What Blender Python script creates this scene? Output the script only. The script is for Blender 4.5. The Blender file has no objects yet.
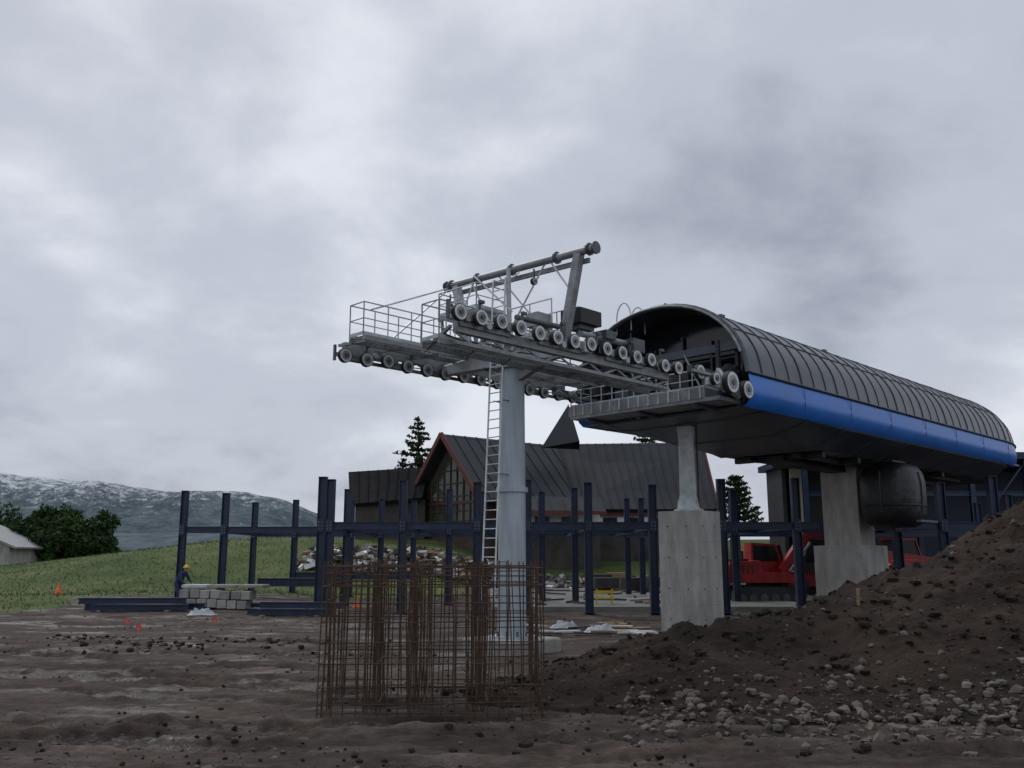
import bpy, math, random
from mathutils import Vector, Matrix, noise
random.seed(7)
R=math.radians
scene=bpy.context.scene
scene.view_settings.view_transform='Standard'
scene.view_settings.look='None'
scene.view_settings.exposure=0

# ------------------------------------------------------------ materials
def mat(name,col,rough=.7,metal=0,var=.25,scale=3,bump=0,bscale=20,col2=None,stretch=None,spec=.5):
    m=bpy.data.materials.new(name); m.use_nodes=True
    nt=m.node_tree; N=nt.nodes; L=nt.links
    b=N['Principled BSDF']
    b.inputs['Roughness'].default_value=rough; b.inputs['Metallic'].default_value=metal
    b.inputs['Specular IOR Level'].default_value=spec
    tc=N.new('ShaderNodeTexCoord'); mp=N.new('ShaderNodeMapping')
    L.new(tc.outputs['Object'],mp.inputs['Vector'])
    if stretch: mp.inputs['Scale'].default_value=stretch
    n=N.new('ShaderNodeTexNoise'); n.inputs['Scale'].default_value=scale; n.inputs['Detail'].default_value=8
    n.inputs['Roughness'].default_value=.65
    L.new(mp.outputs['Vector'],n.inputs['Vector'])
    r=N.new('ShaderNodeValToRGB')
    c2=col2 if col2 else tuple(min(1,c*(1+var)) for c in col)
    c1=tuple(c*(1-var) for c in col) if not col2 else col
    r.color_ramp.elements[0].position=.35; r.color_ramp.elements[1].position=.65
    r.color_ramp.elements[0].color=(*c1,1); r.color_ramp.elements[1].color=(*c2,1)
    L.new(n.outputs['Fac'],r.inputs['Fac']); L.new(r.outputs['Color'],b.inputs['Base Color'])
    mr=N.new('ShaderNodeMapRange'); mr.inputs['To Min'].default_value=max(0,rough-.12); mr.inputs['To Max'].default_value=min(1,rough+.12)
    L.new(n.outputs['Fac'],mr.inputs['Value']); L.new(mr.outputs['Result'],b.inputs['Roughness'])
    if bump:
        n2=N.new('ShaderNodeTexNoise'); n2.inputs['Scale'].default_value=bscale; n2.inputs['Detail'].default_value=6
        L.new(mp.outputs['Vector'],n2.inputs['Vector'])
        bp=N.new('ShaderNodeBump'); bp.inputs['Strength'].default_value=bump; bp.inputs['Distance'].default_value=.05
        L.new(n2.outputs['Fac'],bp.inputs['Height']); L.new(bp.outputs['Normal'],b.inputs['Normal'])
    return m
M={}
M['galv']=mat('galvanised',(.24,.255,.265),.5,.35,.3,4)
M['galvL']=mat('galvanised_light',(.43,.46,.475),.5,.15,.25,3)
M['disc']=mat('sheave_disc',(.56,.58,.59),.4,.15,.2,5)
M['galvD']=mat('galvanised_dark',(.09,.10,.11),.5,.4,.3,4)
M['towerp']=mat('tower_paint',(.36,.42,.46),.5,.15,.18,1.5,stretch=(3,3,.5))
M['rubber']=mat('rubber',(.03,.03,.032),.75,0,.3,6)
M['navy']=mat('navy_steel',(.010,.024,.058),.42,.1,.4,2)
M['concrete']=mat('concrete',(.27,.26,.235),.85,0,.3,1.6,.5,14,col2=(.45,.44,.41),stretch=(1.6,1.6,.45))
M['concreteD']=mat('concrete_old',(.20,.19,.18),.85,0,.3,2,.5,14,col2=(.34,.33,.31))
M['roof']=mat('station_roof',(.075,.082,.095),.30,.35,.28,.8)
M['rib']=mat('station_rib',(.035,.038,.045),.45,.2,.2,1)
M['blue']=mat('blue_band',(.012,.155,.58),.33,0,.14,.7)
M['hull']=mat('station_hull',(.050,.066,.092),.40,.1,.3,1.2)
M['glass']=mat('dark_glass',(.012,.014,.018),.12,0,.2,2)
M['rebar']=mat('rusty_rebar',(.040,.027,.020),.85,.1,.3,9,col2=(.11,.060,.037))
M['lroof']=mat('lodge_roof',(.020,.024,.030),.6,.05,.35,.8,stretch=(1,1,.3))
M['lroofD']=mat('lodge_wing_roof',(.018,.018,.020),.9,0,.35,1.5,spec=.08)
M['ltrim']=mat('lodge_trim',(.10,.018,.013),.6)
M['lwall']=mat('lodge_wood',(.055,.035,.025),.75,0,.35,2,stretch=(4,4,.5))
M['white']=mat('white_paint',(.58,.59,.59),.6,0,.15,2)
M['lglass']=mat('lodge_glass',(.040,.050,.038),.15,0,.5,.8)
M['red']=mat('machine_red',(.30,.010,.012),.5,0,.4,3)
M['dark']=mat('dark_parts',(.02,.02,.022),.6,0,.4,3)
M['cover']=mat('dark_cover',(.010,.011,.013),.45,0,.4,3,.5,5)
M['yellow']=mat('yellow',(.65,.42,.02),.45,0,.1,3)
M['orange']=mat('orange',(.8,.14,.02),.55,0,.1,3)
M['pink']=mat('pink_flag',(.85,.14,.14),.6,0,.1,3)
M['wood']=mat('timber',(.26,.18,.10),.8,0,.3,5,stretch=(1,1,6))
M['cloth']=mat('work_clothes',(.022,.035,.09),.9,0,.3,8)
M['skin']=mat('skin',(.42,.23,.15),.6,0,.1,5)
M['tarp']=mat('white_tarp',(.48,.52,.55),.6,0,.2,4,.4,6)
M['rock']=mat('rock',(.045,.036,.030),.85,0,.3,2.2,.6,12,col2=(.17,.145,.125))
M['clod']=mat('soil_clod',(.014,.009,.007),.95,0,.3,4,.6,25,col2=(.040,.027,.020),spec=.2)
M['bark']=mat('bark',(.05,.035,.025),.9,0,.3,6)
M['pine']=mat('pine_foliage',(.012,.024,.013),.85,0,.4,1.2,col2=(.045,.07,.03),spec=.2)
M['leafy']=mat('broadleaf_foliage',(.010,.030,.008),.85,0,.4,.35,col2=(.050,.09,.025),spec=.2)
M['grassb']=mat('grass_blades',(.042,.080,.020),.9,0,.4,.4,col2=(.11,.135,.045),spec=.2)
M['groof']=mat('grey_roof',(.24,.25,.26),.6,0,.15,2)
M['cream']=mat('cream_panel',(.42,.38,.27),.6,0,.15,2)
M['stone']=mat('plinth_stone',(.05,.045,.04),.8,0,.4,1.5)
M['slab']=mat('wet_slab',(.14,.145,.13),.35,0,.3,.6,.2,8,col2=(.26,.27,.24))

# ------------------------------------------------------------ mesh builder
class MB:
    def __init__(s): s.v=[]; s.f=[]; s.m=[]; s.sm=[]; s.mats=[]
    def mi(s,k):
        if k not in s.mats: s.mats.append(k)
        return s.mats.index(k)
    def add(s,vs,fs,k,smooth=False):
        o=len(s.v); s.v.extend([tuple(v) for v in vs]); i=s.mi(k)
        for f in fs: s.f.append(tuple(o+a for a in f)); s.m.append(i); s.sm.append(smooth)
    def box(s,c,d,k,rz=0,rx=0,ry=0,taper=1):
        x,y,z=d[0]/2,d[1]/2,d[2]/2
        m=Matrix.Translation(c)@Matrix.Rotation(rz,4,'Z')@Matrix.Rotation(ry,4,'Y')@Matrix.Rotation(rx,4,'X')
        vs=[m@Vector((a*x*(taper if e>0 else 1),b*y*(taper if e>0 else 1),e*z)) for e in(-1,1) for a,b in((-1,-1),(1,-1),(1,1),(-1,1))]
        s.add(vs,[(3,2,1,0),(4,5,6,7),(0,1,5,4),(1,2,6,5),(2,3,7,6),(3,0,4,7)],k)
    def frame(s,p1,p2,up=(0,0,1)):
        p1=Vector(p1);p2=Vector(p2);d=(p2-p1).normalized();u=Vector(up)
        if abs(d.dot(u))>.97: u=Vector((0,1,0)) if abs(d.y)<.9 else Vector((1,0,0))
        a=d.cross(u).normalized(); b=a.cross(d).normalized()
        return p1,p2,a,b
    def beam(s,p1,p2,w,h,k,w2=None,h2=None):
        p1,p2,a,b=s.frame(p1,p2); w2=w2 or w;h2=h2 or h
        vs=[p1+a*i*w/2+b*j*h/2 for i,j in((-1,-1),(1,-1),(1,1),(-1,1))]+[p2+a*i*w2/2+b*j*h2/2 for i,j in((-1,-1),(1,-1),(1,1),(-1,1))]
        s.add(vs,[(3,2,1,0),(4,5,6,7),(0,1,5,4),(1,2,6,5),(2,3,7,6),(3,0,4,7)],k)
    def ibeam(s,p1,p2,w,h,k,t=.03):
        p1,p2,a,b=s.frame(p1,p2)
        s.beam(p1,p2,t,h-2*t,k)
        for sg in(-1,1):
            o=b*sg*(h/2-t/2); s.beam(p1+o,p2+o,w,t,k)
    def cyl(s,p1,p2,r1,k,r2=None,n=12,cap=True):
        r2=r1 if r2 is None else r2
        p1,p2,a,b=s.frame(p1,p2)
        vs=[p1+(a*math.cos(t)+b*math.sin(t))*r1 for t in[2*math.pi*i/n for i in range(n)]]
        vs+=[p2+(a*math.cos(t)+b*math.sin(t))*r2 for t in[2*math.pi*i/n for i in range(n)]]
        s.add(vs,[(i,(i+1)%n,n+(i+1)%n,n+i) for i in range(n)],k,n>6)
        if cap:
            s.add(vs[:n],[tuple(range(n))[::-1]],k); s.add(vs[n:],[tuple(range(n))],k)
    def path(s,pts,r,k,n=6):
        for a,b in zip(pts[:-1],pts[1:]):
            s.cyl(a,b,r,k,n=n)
    def prism(s,poly,axis,a,b,k):
        def P(p,t):
            return {'x':(t,p[0],p[1]),'y':(p[0],t,p[1]),'z':(p[0],p[1],t)}[axis]
        n=len(poly); vs=[P(p,a) for p in poly]+[P(p,b) for p in poly]
        s.add(vs,[tuple(range(n)),tuple(range(2*n-1,n-1,-1))]+[(i,n+i,n+(i+1)%n,(i+1)%n) for i in range(n)],k)
    def blob(s,c,r,k,seed=0,sub=1,amp=.3,flat=.75):
        import bmesh
        bm=bmesh.new(); bmesh.ops.create_icosphere(bm,subdivisions=sub,radius=1)
        q=Matrix.Rotation(seed*1.7,3,'Z')
        vs=[]
        sx,sy=random.uniform(.75,1.3),random.uniform(.75,1.3)
        for v in bm.verts:
            p=v.co*(1+amp*2*noise.noise(v.co*1.3+Vector((seed*3.1,seed,0))))
            p=q@Vector((p.x*sx,p.y*sy,p.z*flat)); vs.append(Vector(c)+p*r)
        s.add(vs,[tuple(v.index for v in f.verts) for f in bm.faces],k,False); bm.free()
    def sheet(s,rows,k,closed=False,smooth=True):
        nr=len(rows);nc=len(rows[0]); vs=[p for r in rows for p in r]
        fs=[(i*nc+j,i*nc+j+1,(i+1)*nc+j+1,(i+1)*nc+j) for i in range(nr-1) for j in range(nc-1)]
        s.add(vs,fs,k,smooth)
    def build(s,name,parent=None,loc=None,bevel=0,fixn=True):
        me=bpy.data.meshes.new(name); me.from_pydata(s.v,[],s.f)
        for k in s.mats: me.materials.append(M[k])
        me.polygons.foreach_set('material_index',s.m); me.polygons.foreach_set('use_smooth',s.sm)
        me.update()
        o=bpy.data.objects.new(name,me); scene.collection.objects.link(o)
        if parent: o.parent=parent
        if loc: o.location=loc
        if bevel:
            b=o.modifiers.new('b','BEVEL'); b.width=bevel; b.segments=1; b.limit_method='ANGLE'
        return o
def empty(name,loc=(0,0,0),rz=0):
    e=bpy.data.objects.new(name,None); scene.collection.objects.link(e); e.location=loc; e.rotation_euler=(0,0,rz); e.empty_display_size=.3
    return e
def ss(a,b,x):
    t=max(0,min(1,(x-a)/(b-a))); return t*t*(3-2*t)
def nz(x,y,s,o=0): return noise.noise(Vector((x*s,y*s,o)))

# ------------------------------------------------------------ terrain
# ruts: y = a+b*x+c*x^2, valid x-range, half width
TR=[(8.35,-.06,.014,-9,6,.20),(9.15,-.06,.014,-9,6,.20),(10.9,-.09,.016,-11,2.3,.20),(11.9,-.09,.016,-11,2.3,.20),
 (9.3,.20,.030,-12,.5,.18),(10.0,.20,.030,-12,.0,.18),(13.3,.10,.016,-13,-1.6,.24),(14.6,.10,.016,-13,-1.6,.24),
 (11.4,-.42,.0,-14,-2.4,.22),(12.9,-.42,.0,-14,-2.4,.22),(17.5,.18,.01,-16,-1.5,.32),(19.3,.19,.01,-16,-1.5,.32),(22.5,-.1,.0,-14,-1,.45),(24.8,-.1,.0,-14,-1,.45),(8.0,.25,.0,-6,3,.2),(16.0,-.12,.0,-15,-1.5,.3)]
RUT=[0.0]
def gh(x,y,fine=True):
    RUT[0]=0
    hill=.75+2.15*ss(-38,-14,x)
    y0=37+9*ss(-6,4,x)
    h=hill*ss(y0,y0+24,y)
    h+=.25*ss(-5,-11,x)*ss(26,33,y)*(1-ss(y0,y0+24,y))
    far=ss(90,240,y); h=h*(1-far)-14*far
    h+=-14*ss(120,260,abs(x))*(1-far)
    if fine and y<60 and abs(x)<40:
        h+=.06*nz(x,y,.25)+.02*nz(x*.5,y,1.1,3)
        if y<34:
            h+=.012*nz(x*.5,y,3.0,7)+.010*nz(x,y,7,9)+.007*nz(x,y,17,2)
            c=ss(.05,.4,nz(x*.6,y,.25,21))
            q=abs(nz(x*.6,y,2.6,5)); h+=c*(.030*q+.022*abs(nz(x,y,7,15)))
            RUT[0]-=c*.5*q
            for a,b,cc,x0,x1,w0 in TR:
                if x0-1<x<x1+1:
                    yy=a+b*x+cc*x*x+.22*nz(x,0,.6,a); d=abs(y-yy)
                    if d<w0*3:
                        w=ss(x0-1,x0+1,x)*(1-ss(x1-1,x1+1,x))*max(0,min(1.2,.85+1.3*nz(x,y,.35,a)))
                        g=math.exp(-(d/w0)**4); e=math.exp(-((d-w0*1.45)/(w0*.32))**2)
                        lug=1 if (x*4.6+(y-yy)*2.4*(1 if y>yy else -1))%1<.5 else 0
                        h+=w*(-.055*g+.035*e*(.6+1.4*nz(x,y,3.5,a))+.026*g*lug)
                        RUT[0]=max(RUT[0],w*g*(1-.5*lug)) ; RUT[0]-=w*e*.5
    elif fine: h+=.25*nz(x,y,.08)
    return h
def axis(lo,hi,step,far,grow=1.25):
    a=[]; v=lo
    while v<hi: a.append(v); v+=step
    l=[];v=lo;s=step
    while v>-far: s*=grow; s=min(s,300); v-=s; l.append(v)
    r=[];v=a[-1];s=step
    while v<far: s*=grow; s=min(s,300); v+=s; r.append(v)
    return l[::-1]+a+r
xs=axis(-9,5,.06,4500,1.05); ys=[]
v=-40
while v<6: ys.append(v); v+=4
v=6.0
while v<4800: ys.append(v); v+=(min(.045+max(0,v-11)*.009,300) if v<400 else 150)
vs=[];gr=[];ru=[]
for y in ys:
    for x in xs:
        vs.append((x,y,gh(x,y))); ru.append(RUT[0])
        e=nz(x,y,.12,4)*5+nz(x,y,.5,8)*2
        g=max(ss(33,37,y+e+.10*(-x-10))*(1-ss(-7,1,x+e*.5)) , ss(44,52,y+e))
        g=max(g,ss(22,27,y+e)*ss(-13,-17,x+e*.4)*.8)
        gr.append(g)
nx=len(xs)
fs=[(j*nx+i,j*nx+i+1,(j+1)*nx+i+1,(j+1)*nx+i) for j in range(len(ys)-1) for i in range(nx-1)]
me=bpy.data.meshes.new('ground'); me.from_pydata(vs,[],fs)
at=me.attributes.new('grass','FLOAT','POINT'); at.data.foreach_set('value',gr)
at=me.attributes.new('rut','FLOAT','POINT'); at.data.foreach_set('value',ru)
me.polygons.foreach_set('use_smooth',[True]*len(fs))
ground=bpy.data.objects.new('ground',me); scene.collection.objects.link(ground)
def groundmat():
    m=bpy.data.materials.new('ground_mud_grass'); m.use_nodes=True; nt=m.node_tree;N=nt.nodes;L=nt.links;b=N['Principled BSDF']
    tc=N.new('ShaderNodeTexCoord')
    def noi(s,d=8,r=.6,st=None):
        n=N.new('ShaderNodeTexNoise'); n.inputs['Scale'].default_value=s;n.inputs['Detail'].default_value=d;n.inputs['Roughness'].default_value=r
        if st:
            mp=N.new('ShaderNodeMapping'); mp.inputs['Scale'].default_value=st; L.new(tc.outputs['Object'],mp.inputs['Vector']); L.new(mp.outputs['Vector'],n.inputs['Vector'])
        else: L.new(tc.outputs['Object'],n.inputs['Vector'])
        return n
    def ramp(src,els):
        r=N.new('ShaderNodeValToRGB'); cr=r.color_ramp
        while len(cr.elements)<len(els): cr.elements.new(.5)
        for e,(p,c) in zip(cr.elements,els): e.position=p;e.color=(*c,1)
        L.new(src,r.inputs['Fac']); return r
    def math_(op,a,c):
        n=N.new('ShaderNodeMath'); n.operation=op
        for i,v in enumerate((a,c)):
            if isinstance(v,(int,float)): n.inputs[i].default_value=v
            else: L.new(v,n.inputs[i])
        return n.outputs[0]
    n1=noi(.4,10,.72,(1,2.4,1)); n2=noi(5,10,.75); n3=noi(45,5,.7)
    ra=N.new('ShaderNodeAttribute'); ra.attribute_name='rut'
    f=math_('SUBTRACT',n1.outputs['Fac'],math_('MULTIPLY',ra.outputs['Fac'],.17))  # wet ruts darkened, raised mud lightened in colour; also stands in for weak shading
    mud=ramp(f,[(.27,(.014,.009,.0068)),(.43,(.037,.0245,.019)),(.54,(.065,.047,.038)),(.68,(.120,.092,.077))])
    mx=N.new('ShaderNodeMix'); mx.data_type='RGBA'; mx.blend_type='MULTIPLY'; mx.inputs['Factor'].default_value=.9
    r2=ramp(n2.outputs['Fac'],[(.3,(.4,.38,.36)),(.7,(1.5,1.5,1.5))])
    L.new(mud.outputs['Color'],mx.inputs['A']);L.new(r2.outputs['Color'],mx.inputs['B'])
    g1=noi(.22,8,.7); g2=noi(7,6,.7)
    gc=ramp(g1.outputs['Fac'],[(.34,(.038,.072,.017)),(.5,(.070,.102,.028)),(.66,(.135,.145,.06))])
    mg=N.new('ShaderNodeMix'); mg.data_type='RGBA'; mg.blend_type='MULTIPLY'; mg.inputs['Factor'].default_value=.85
    r3=ramp(g2.outputs['Fac'],[(.3,(.45,.5,.4)),(.7,(1.4,1.35,1.25))])
    L.new(gc.outputs['Color'],mg.inputs['A']);L.new(r3.outputs['Color'],mg.inputs['B'])
    at=N.new('ShaderNodeAttribute'); at.attribute_name='grass'
    gn=noi(1.2,8,.75)
    s_=math_('ADD',at.outputs['Fac'],math_('MULTIPLY',math_('SUBTRACT',gn.outputs['Fac'],.5),1.6))
    rr=ramp(s_,[(.40,(0,0,0)),(.6,(1,1,1))])
    fx=N.new('ShaderNodeMix'); fx.data_type='RGBA'; L.new(rr.outputs['Color'],fx.inputs['Factor']); L.new(mx.outputs['Result'],fx.inputs['A']); L.new(mg.outputs['Result'],fx.inputs['B'])
    L.new(fx.outputs['Result'],b.inputs['Base Color'])
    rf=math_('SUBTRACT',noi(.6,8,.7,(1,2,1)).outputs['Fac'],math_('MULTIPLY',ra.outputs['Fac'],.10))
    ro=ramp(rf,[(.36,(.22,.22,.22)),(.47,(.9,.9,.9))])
    L.new(math_('MAXIMUM',ro.outputs['Color'],rr.outputs['Color']),b.inputs['Roughness']); b.inputs['Specular IOR Level'].default_value=.3
    bp=N.new('ShaderNodeBump'); bp.inputs['Strength'].default_value=.9; bp.inputs['Distance'].default_value=.035
    hh=math_('ADD',math_('MULTIPLY',n3.outputs['Fac'],.6),n2.outputs['Fac'])
    L.new(hh,bp.inputs['Height']); L.new(bp.outputs['Normal'],b.inputs['Normal'])
    return m
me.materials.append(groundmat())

# ------------------------------------------------------------ dirt mound
HR=[(-.9,0),(.1,.10),(.8,.32),(1.6,.52),(2.8,.72),(4.0,.95),(5.3,1.30),(6.7,1.85),(8.4,2.55),(11,3.3),(15,3.4),(20,2.4),(25,0)]
def interp(t,x):
    if x<=t[0][0]: return t[0][1]
    for (a,b),(c,d) in zip(t[:-1],t[1:]):
        if x<=c: return b+(d-b)*(x-a)/(c-a)
    return t[-1][1]
def mh(x,y):
    H=interp(HR,x)
    yc=12.2+.28*max(0,x); f0=10.1-.25*max(0,x); f0=max(f0,8.6)
    b0=yc+1.3+H*1.15
    w=nz(x,y,.6,2)*.5
    if y<yc: k=ss(f0+w,yc,y)**.85 if y>f0+w else 0
    else: k=1-ss(yc,b0+w,y)
    if H<=0: k=0
    h=H*k
    h+=k*(.26*nz(x,y,.7,31)+.17*abs(nz(x,y,1.9,12))+.09*nz(x,y,4.5,5)+.045*nz(x,y,11,6))*min(1,H*1.4+.15)
    return h
mv=[];cols=380;rws=210
for j in range(rws):
    y=8.2+12.5*(j/(rws-1))
    for i in range(cols):
        x=-1.2+27*(i/(cols-1))**1.5
        m_=mh(x,y); z=gh(x,y)+m_- (.06 if m_<.03 else 0)
        mv.append((x,y,z))
mf=[(j*cols+i,j*cols+i+1,(j+1)*cols+i+1,(j+1)*cols+i) for j in range(rws-1) for i in range(cols-1)]
me=bpy.data.meshes.new('dirt_mound'); me.from_pydata(mv,[],mf); me.polygons.foreach_set('use_smooth',[True]*len(mf))
o=bpy.data.objects.new('dirt_mound',me); scene.collection.objects.link(o)
M['soil']=mat('dark_soil',(.0125,.0080,.0060),.95,0,.3,.9,1.0,9,col2=(.042,.0275,.0205),spec=.2)
me.materials.append(M['soil'])

def top(x,y): return gh(x,y)+max(0,mh(x,y))
b=MB()
for i in range(4600):
    x=random.uniform(-1,14); y=random.uniform(8.3,16)
    if mh(x,y)<.02 and random.random()<.8: continue
    r=.014+.055*random.random()**4
    b.blob((x,y,top(x,y)+r*.2),r,'clod',i,1,.35)
b.build('soil_clods')
b=MB()
for i in range(1300):
    x=random.uniform(1.2,8.5); y=9.9-.13*x+random.gauss(0,.5)+ (random.random()**2)*.9
    if y<8.2: continue
    r=.012+.06*random.random()**3.5
    b.blob((x,y,top(x,y)+r*.2),r,'rock',i,1,.35)
for i in range(260):
    x=random.uniform(-.6,9); y=random.uniform(9,14)
    r=.012+.04*random.random()**3
    b.blob((x,y,top(x,y)+r*.2),r,'rock',i+50,1,.35)
b.build('rock_pile')
b=MB()
for i in range(3000):
    y=7.2+20*random.random()**1.6; x=random.uniform(-.62,.2)*y
    if nz(x,y,.3,44)<-.05 and random.random()<.8: continue
    r=.006+.026*random.random()**4
    b.blob((x,y,gh(x,y)+r*.25),r,'clod' if random.random()<.8 else 'rock',i,1,.3)
for (cx,cy,n_) in((-6.6,17.5,90),(-8.6,19.5,60),(-3.5,16.5,40),(-5,19,50)):
    for i in range(n_):
        x=cx+random.gauss(0,.9);y=cy+random.gauss(0,.35);r=.015+.06*random.random()**2
        b.blob((x,y,gh(x,y)+r*.3),r,'rock' if random.random()<.5 else 'clod',i,1,.35)
b.build('scattered_stones')
b=MB()
for i in range(1300):
    x=random.uniform(-11,9);y=random.uniform(45,52);k=(.5+.9*abs(nz(x,y,.3,3)))*(1 if x<1.5 else .6)
    z=gh(x,y)+random.random()*k*.9*(1-abs(y-48)/5)
    b.box((x,y,z),(random.uniform(.1,.6),random.uniform(.1,.5),random.uniform(.05,.25)),random.choice(['concreteD','wood','stone','rock','stone','rock','white','stone']),random.random()*3,random.uniform(-.5,.5),random.uniform(-.5,.5))
b.build('rubble_pile')

# ------------------------------------------------------------ lift tower (local: x along the line, y across)
T=empty('lift_tower',(0,17.1,0),R(45))
b=MB()
b.cyl((0,0,.25),(0,0,2.9),.265,'towerp',.255,28); b.cyl((0,0,2.95),(0,0,5.3),.255,'towerp',.24,28)
b.cyl((0,0,2.88),(0,0,2.97),.30,'towerp',n=28); b.cyl((0,0,.22),(0,0,.27),.42,'towerp',n=28)
b.cyl((0,0,5.25),(0,0,5.33),.34,'towerp',n=28)
for i in range(12):
    a=i*math.pi/6; b.cyl((.37*math.cos(a),.37*math.sin(a),.27),(.37*math.cos(a),.37*math.sin(a),.36),.02,'galvD',n=6)
b.build('column',T)
b=MB(); b.box((0,0,.02),(1.3,1.3,.42),'concreteD'); b.build('footing',T,bevel=.03)
b=MB()
for s in(-.17,.17):
    b.cyl((-.62,s,.9),(-.42,s,5.2),.018,'disc',n=6); b.cyl((-.42,s,5.2),(-.35,s,7.0),.018,'disc',n=6)
z=1.0
while z<6.9:
    x=-.62+.2*(min(z,5.2)-.9)/4.3+(.07*(z-5.2)/1.8 if z>5.2 else 0)
    b.cyl((x,-.17,z),(x,.17,z),.011,'disc',n=6); z+=.17
for z in(1.6,3.2,4.6):
    for s in(-.12,.12): b.cyl((-.58+.045*z,s,z),(-.2,s,z),.014,'galv',n=6)
b.build('ladder',T)
b=MB()
b.box((0,0,5.46),(.62,.62,.24),'towerp')
b.beam((0,0,5.5),(0,-1.95,5.38),.3,.34,'galvL',.2,.2); b.beam((0,0,5.5),(0,1.95,5.5),.3,.34,'galvL',.2,.2)
b.beam((0,0,5.0),(0,-1.1,5.36),.12,.14,'galv'); b.beam((0,0,5.0),(0,1.1,5.4),.12,.14,'galv')
b.build('cross_arm',T,bevel=.01)
def rail(b,pts,h,k='galvL',sp=.55,r=.013,mid=True):
    for a,c in zip(pts[:-1],pts[1:]):
        a=Vector(a);c=Vector(c);n=max(1,round((c-a).length/sp)); up=Vector((0,0,h))
        b.cyl(a+up,c+up,r,k,n=6)
        if mid: b.cyl(a+up*.5,c+up*.5,r*.8,k,n=6)
        b.beam(a+Vector((0,0,.03)),c+Vector((0,0,.03)),.012,.06,k)
        for i in range(n+1):
            p=a.lerp(c,i/n); b.cyl(p,p+up,r,k,n=6)
def wheel(b,c,r,w=.07,k='disc'):
    c=Vector(c); a=Vector((0,1,0))
    b.cyl(c-a*w/2,c+a*w/2,r,'rubber',n=20)
    b.cyl(c-a*(w/2+.008),c+a*(w/2+.008),r*.90,k,n=20)
    b.cyl(c-a*(w/2+.014),c+a*(w/2+.014),r*.62,'galv' if k=='disc' else k,n=16)
    b.cyl(c-a*(w/2+.035),c+a*(w/2+.035),r*.27,'galvD',n=8)
def assembly(name,y0,x0,x1,zw,zb,walk,side,ra,rb,wr):
    b=MB(); n=14; sp=(x1-x0)/(n-1)
    for i in range(n): wheel(b,(x0+i*sp,y0-.04,zw+random.gauss(0,.012)),wr)
    for i in range(0,n,2):
        xa=x0+i*sp; b.beam((xa-.06,y0+.05,zw),(xa+sp+.06,y0+.05,zw),.05,.12,'galv')
        b.beam((xa+sp/2,y0+.05,zw+.02),(xa+sp/2,y0+.05,(zw+zb)/2),.09,.12,'galv')
    for i in range(0,n-2,4):
        xa=x0+i*sp+sp/2; b.beam((xa-.1,y0+.09,(zw+zb)/2),(xa+2*sp+.1,y0+.09,(zw+zb)/2),.07,.15,'galv')
        b.cyl((xa+sp,y0-.02,(zw+zb)/2),(xa+sp,y0+.2,(zw+zb)/2),.06,'galvL')
    b.beam((x0+.1,y0+.16,zb),(x1-.1,y0+.16,zb),.12,.16,'galv')
    b.beam((x0+.1,y0+.16,zb-.24),(x1-.1,y0+.16,zb-.24),.06,.06,'galv')
    k=14
    for i in range(k):
        xa=x0+.1+(x1-x0-.2)*i/k; xb=x0+.1+(x1-x0-.2)*(i+1)/k
        b.beam((xa,y0+.16,zb-.24 if i%2 else zb-.08),(xb,y0+.16,zb-.08 if i%2 else zb-.24),.03,.03,'galv')
    for xa in(x0-.2,x1+.2):
        b.beam((xa,y0,zw-.12),(xa,y0,zw+.18),.04,.05,'galvD'); b.beam((xa,y0,zw),(xa+(.3 if xa<0 else -.3),y0+.05,zw),.05,.06,'galv')
    for i in range(6):
        xa=x0+(x1-x0)*(i+.5)/6; b.beam((xa,y0+.02,zw+.05),(xa,y0+.02,zw+.27),.03,.03,'galvD'); b.box((xa,y0-.02,zw+.27),(.1,.06,.05),'galvD')
    b.path([(x0+(x1-x0)*i/18,y0+.3,zb-.1-.05*abs(math.sin(i*1.1))) for i in range(19)],.012,'dark',5)
    b.build(name,T)
    b=MB()
    ya,yb=y0+side*.32,y0+side*.75
    for yy in(ya,yb): b.beam((x0-.1,yy,walk),(x1+.1,yy,walk),.04,.09,'galv')
    xx=x0-.05
    while xx<x1+.1: b.beam((xx,ya,walk+.03),(xx,yb,walk+.03),.018,.03,'galv'); xx+=.11
    xx=x0
    while xx<x1: b.beam((xx,y0+.16,zb),(xx,yb,walk-.05),.05,.05,'galv'); xx+=.85
    z=walk+.05
    rail(b,[(ra,ya,z),(x0-.1,ya,z),(x0-.1,yb,z),(rb,yb,z)],.62)
    b.build(name+'_catwalk',T)
assembly('near_sheaves',-1.9,-3.1,2.75,5.42,5.24,5.02,1,-2.3,.4,.138)
assembly('far_sheaves',1.9,-2.6,3.9,5.42,5.64,5.64,-1,-1.0,1.2,.14)
b=MB()
b.cyl((0,-2.15,7.2),(0,1.95,7.34),.075,'galv',n=14)
for y in(-2.15,-2.0,-1.2,0,1.0,1.8,1.95):
    zz=7.2+.14*(y+2.15)/4.1; b.cyl((0,y-.02,zz),(0,y+.02,zz),.12,'galvD',n=14)
b.beam((.12,-1.9,7.05),(.12,1.75,7.18),.05,.09,'galv')
b.beam((.0,-1.75,7.18),(0,-1.35,5.55),.14,.16,'galv'); b.beam((0,1.65,7.28),(0,1.2,5.6),.14,.16,'galvL')
b.beam((.22,.35,7.25),(.1,.15,5.6),.06,.06,'galvL'); b.beam((-.3,-.2,7.2),(-.15,-.1,5.6),.06,.06,'galvL')
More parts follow.
